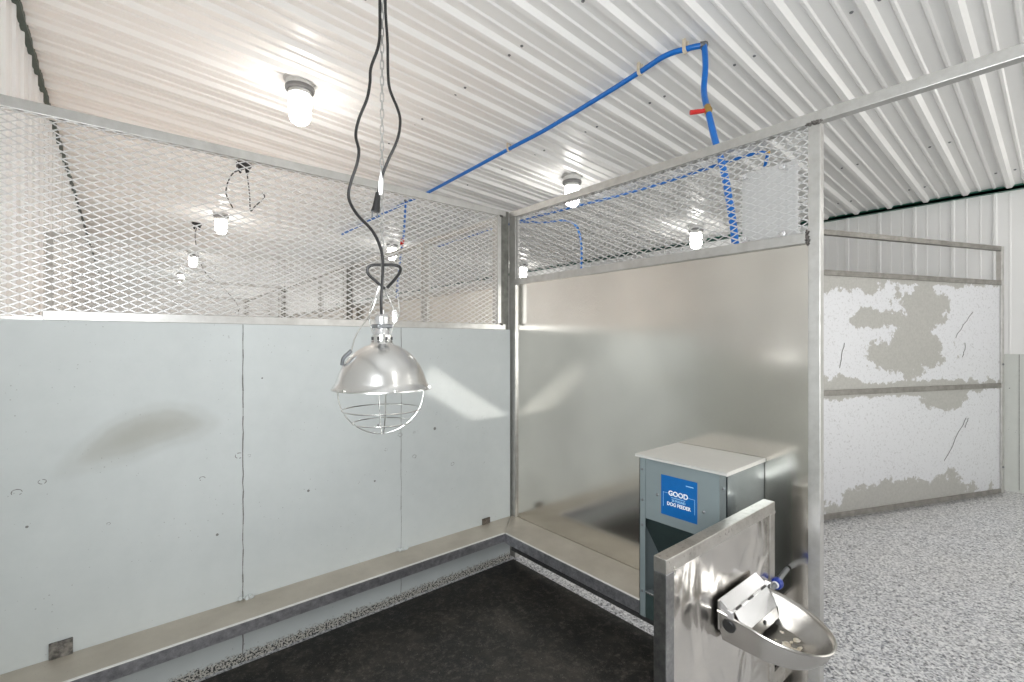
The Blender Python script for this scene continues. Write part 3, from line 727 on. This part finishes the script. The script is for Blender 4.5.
b = MB(); p, q = Vector(drop[-1])-O, Vector(d1[0])-O; b.tube([p-(q-p)*.3, p, p+(q-p)*.5, q, q+(q-p)*.3], lambda u: (.0155,.016,.022,.016,.0155)[min(4, int(u*4+.5))], 12); vb_ = b.build('valve_body', M['brass'], r, smooth=True)
hd = (-R*1.0 + Vector((0,0,-.12))).normalized(); mid = (p+q)/2
b = MB(); b.tube([mid, mid - R*.028 + Fw*-.004], .008, 8); b.tube([mid - R*.012, mid + hd*.022, mid + hd*.05, mid + hd*.088], lambda u: .007+.005*min(1, u*1.6), 8); b.build('valve_handle', M['red_vinyl'], vb_, smooth=True)
for i, pc in enumerate([(2.457,2.966), (2.354,1.63), (2.362,1.345)]):
    x, y = pc; z = (2.934, 2.941, 2.941)[i]
    b = MB(); b.box((-.020,-.010,0),(.020,.010,.004),.001) if False else None
    pts = [(-.016,0,zc(x)-z),( -.018,0,.004),(-.014,0,-.012),(0,0,-.019),(.014,0,-.012),(.018,0,.004),(.016,0,zc(x)-z)]
    for dy in (-.006, 0, .006): b.tube([Vector(p_)+Vector((0,dy,0)) for p_ in smooth_path(pts, 4)], .0042, 6)
    b.lathe([(.005,0),(.005,.01)], (.0,0,zc(x)-z-.010), n=8)
    o = b.build('pipe_clip', M['clip_beige']); o.location = (x, y, z)
    tag(o, ('beige pipe clip on the blue pipe at its lower left end, nearest the ceiling light', 'middle beige clip holding the blue pipe before its bend', 'beige clip on the blue pipe beside the grey elbow')[i], 'pipe clip', 'beige pipe clips')
r = empty('water_pipe', (3.9, 1.55, 2.84)); tag(r, 'second blue water pipe running along the aisle ceiling, seen through the partition mesh', 'pipe')
O = Vector((3.9,1.55,2.84))
b = MB(); b.tube([Vector(p)-O for p in smooth_path([(3.92,1.53,2.842),(3.87,1.70,2.846),(3.92,2.72,2.842),(3.82,4.47,2.849),(3.85,6.4,2.847)], 8)], .013, 10); b.build('ceiling_run', M['pex_blue'], r, smooth=True)
b = MB(); b.tube([Vector(p)-O for p in smooth_path([(3.92,1.53,2.842),(3.90,1.55,2.72),(3.86,1.60,2.5),(3.86,1.62,1.6)], 8)], .012, 10); b.build('drop_pipe', M['pex_blue'], r, smooth=True)
b = MB(); b.blob((.02,-.02,.002), .018, sub=2); b.build('elbow', M['brass'], r, smooth=True)
b = MB(); b.tube([Vector(p)-O for p in smooth_path([(3.83,4.47,2.849),(3.8,4.0,2.75),(3.72,3.35,2.55),(3.70,3.30,1.7)], 8)], .012, 10); b.build('drop_pipe', M['pex_blue'], r, smooth=True)
r = empty('water_pipe', (2.45, 4.78, 2.935)); tag(r, 'blue drop pipe of the neighbouring kennel, seen through the left mesh right of the chain', 'pipe')
O = Vector((2.45,4.78,2.935))
b = MB(); b.tube([Vector(p)-O for p in smooth_path([(2.47,4.80,2.93),(2.45,4.78,2.80),(2.35,4.62,2.5),(2.2,4.4,2.2),(2.05,4.15,1.9),(2.0,4.1,1.5)], 8)], .0125, 10); b.build('drop_pipe', M['pex_blue'], r, smooth=True)
b = MB(); b.blob((.01,.01,.0), .019, sub=2); b.build('elbow', M['steel_grey'], r, smooth=True)
b = MB(); b.tube([(-.30,-.52,-.62),(-.268,-.465,-.568)], .020, 10); b.build('valve_handle', M['red_vinyl'], r, smooth=True)

# ------------------------------------------------------------------ cables hanging in the neighbouring kennels
for i, (x, y, lb, cl, pth) in enumerate([
    (.92, 5.12, 'black ceiling cable box with plugs behind the left mesh, nearer of the two', 'black cable drooping from the nearer ceiling cable box to a light behind the left mesh', [(0,0,-.06),(-.09,.05,-.12),(-.13,.12,-.28),(-.05,.25,-.40)]),
    (.86, 8.12, 'smaller black ceiling cable box behind the left mesh, farther of the two', 'long black cable dangling from the farther ceiling cable box down towards the concrete wall', [(0,0,-.06),(-.03,-.1,-.25),(.02,-.2,-.60),(.10,-.3,-.80),(.30,-.4,-1.0),(.45,-.5,-1.25),(.40,-.5,-1.33),(.50,-.5,-1.33)])]):
    r = empty('cable_box', (x, y, zc(x))); tag(r, lb, 'cable box', 'ceiling cable boxes')
    b = MB(); b.box((-.06,-.045,-.055),(.06,.045,0),.006); b.build('box', M['black_plastic'], r)
    for dx in (-.03,.03):
        b = MB(); b.lathe([(.018,-.055),(.020,-.075),(.014,-.10),(.006,-.115)], (dx,0,0), n=12); b.build('plug', M['black_rubber'], r, smooth=True)
    b = MB(); b.tube(smooth_path([Vector(p) for p in pth], 8), .006, 7)
    if i == 0: b.tube(smooth_path([(.03,0,-.11),(.05,0,-.30),(.06,.01,-.45),(.10,.0,-.40),(.18,0,-.30),(.16,.0,-.26)], 8), .006, 7)
    o = b.build('hanging_cable', M['black_rubber'], smooth=True); o.location = (x, y, zc(x)-.005); tag(o, cl, 'cable', 'loose cables behind the left mesh')

# ------------------------------------------------------------------ far gate with peeling sheets
A = Vector((3.90, 1.237)); Bv = Vector((5.955, .387)); d = Bv - A; Lg = d.length; ang = math.atan2(d.y, d.x)
r = empty('kennel_gate', (A.x, A.y, 0), ang); tag(r, 'open aluminium gate with white film peeling off its two sheets, by the far white wall', 'gate')
H = 2.185
b = MB(); b.box((Lg-T, -T/2, .02), (Lg, T/2, H), .002); b.build('end_post', M['tube'], r)
b = MB(); b.box((0, -T/2, .02), (T, T/2, H), .002); b.build('hinge_post', M['tube'], r)
for nm, z0, z1 in (('top_rail', H-T, H), ('upper_rail', 1.845, 1.885), ('middle_rail', .945, .985), ('bottom_rail', .022, .060)):
    b = MB(); b.box((T, -T/2-.001, z0), (Lg-T, T/2+.001, z1), .002); b.build(nm, M['taupe_tube'], r)
b = MB(); b.box((T, -.006, .060), (Lg-T, 0, .945)); b.build('lower_sheet', M['peel'], r)
b = MB(); b.box((T, -.006, .985), (Lg-T, 0, 1.845)); b.build('upper_sheet', M['peel'], r)
for z in (.25, 1.15):
    b = MB(); b.lathe([(.009,-T/2),(.009,-T/2-.006),(.0,-T/2-.009)], (Lg-T/2, 0, z), 'y', 10); b.build('bolt', M['steel_grey'], r)
for x0_, z0_, x1_, z1_ in ((1.47,.36,1.74,.70),(1.72,.62,1.77,.70),(1.60,1.38,1.82,1.60),(1.70,1.22,1.73,1.34),(.30,1.15,.34,1.34)):
    b = MB(); P = [(x0_ + (x1_-x0_)*q/6 + random.uniform(-.01,.01), -.0075, z0_ + (z1_-z0_)*q/6) for q in range(7)]
    b.tube(P, .0022, 5); b.build('scratch', M['seam_dark'], r)
b = MB(); b.box((Lg, -.012, .02), (Lg+.010, .012, H)); b.build('edge_strip', M['joint'], r)
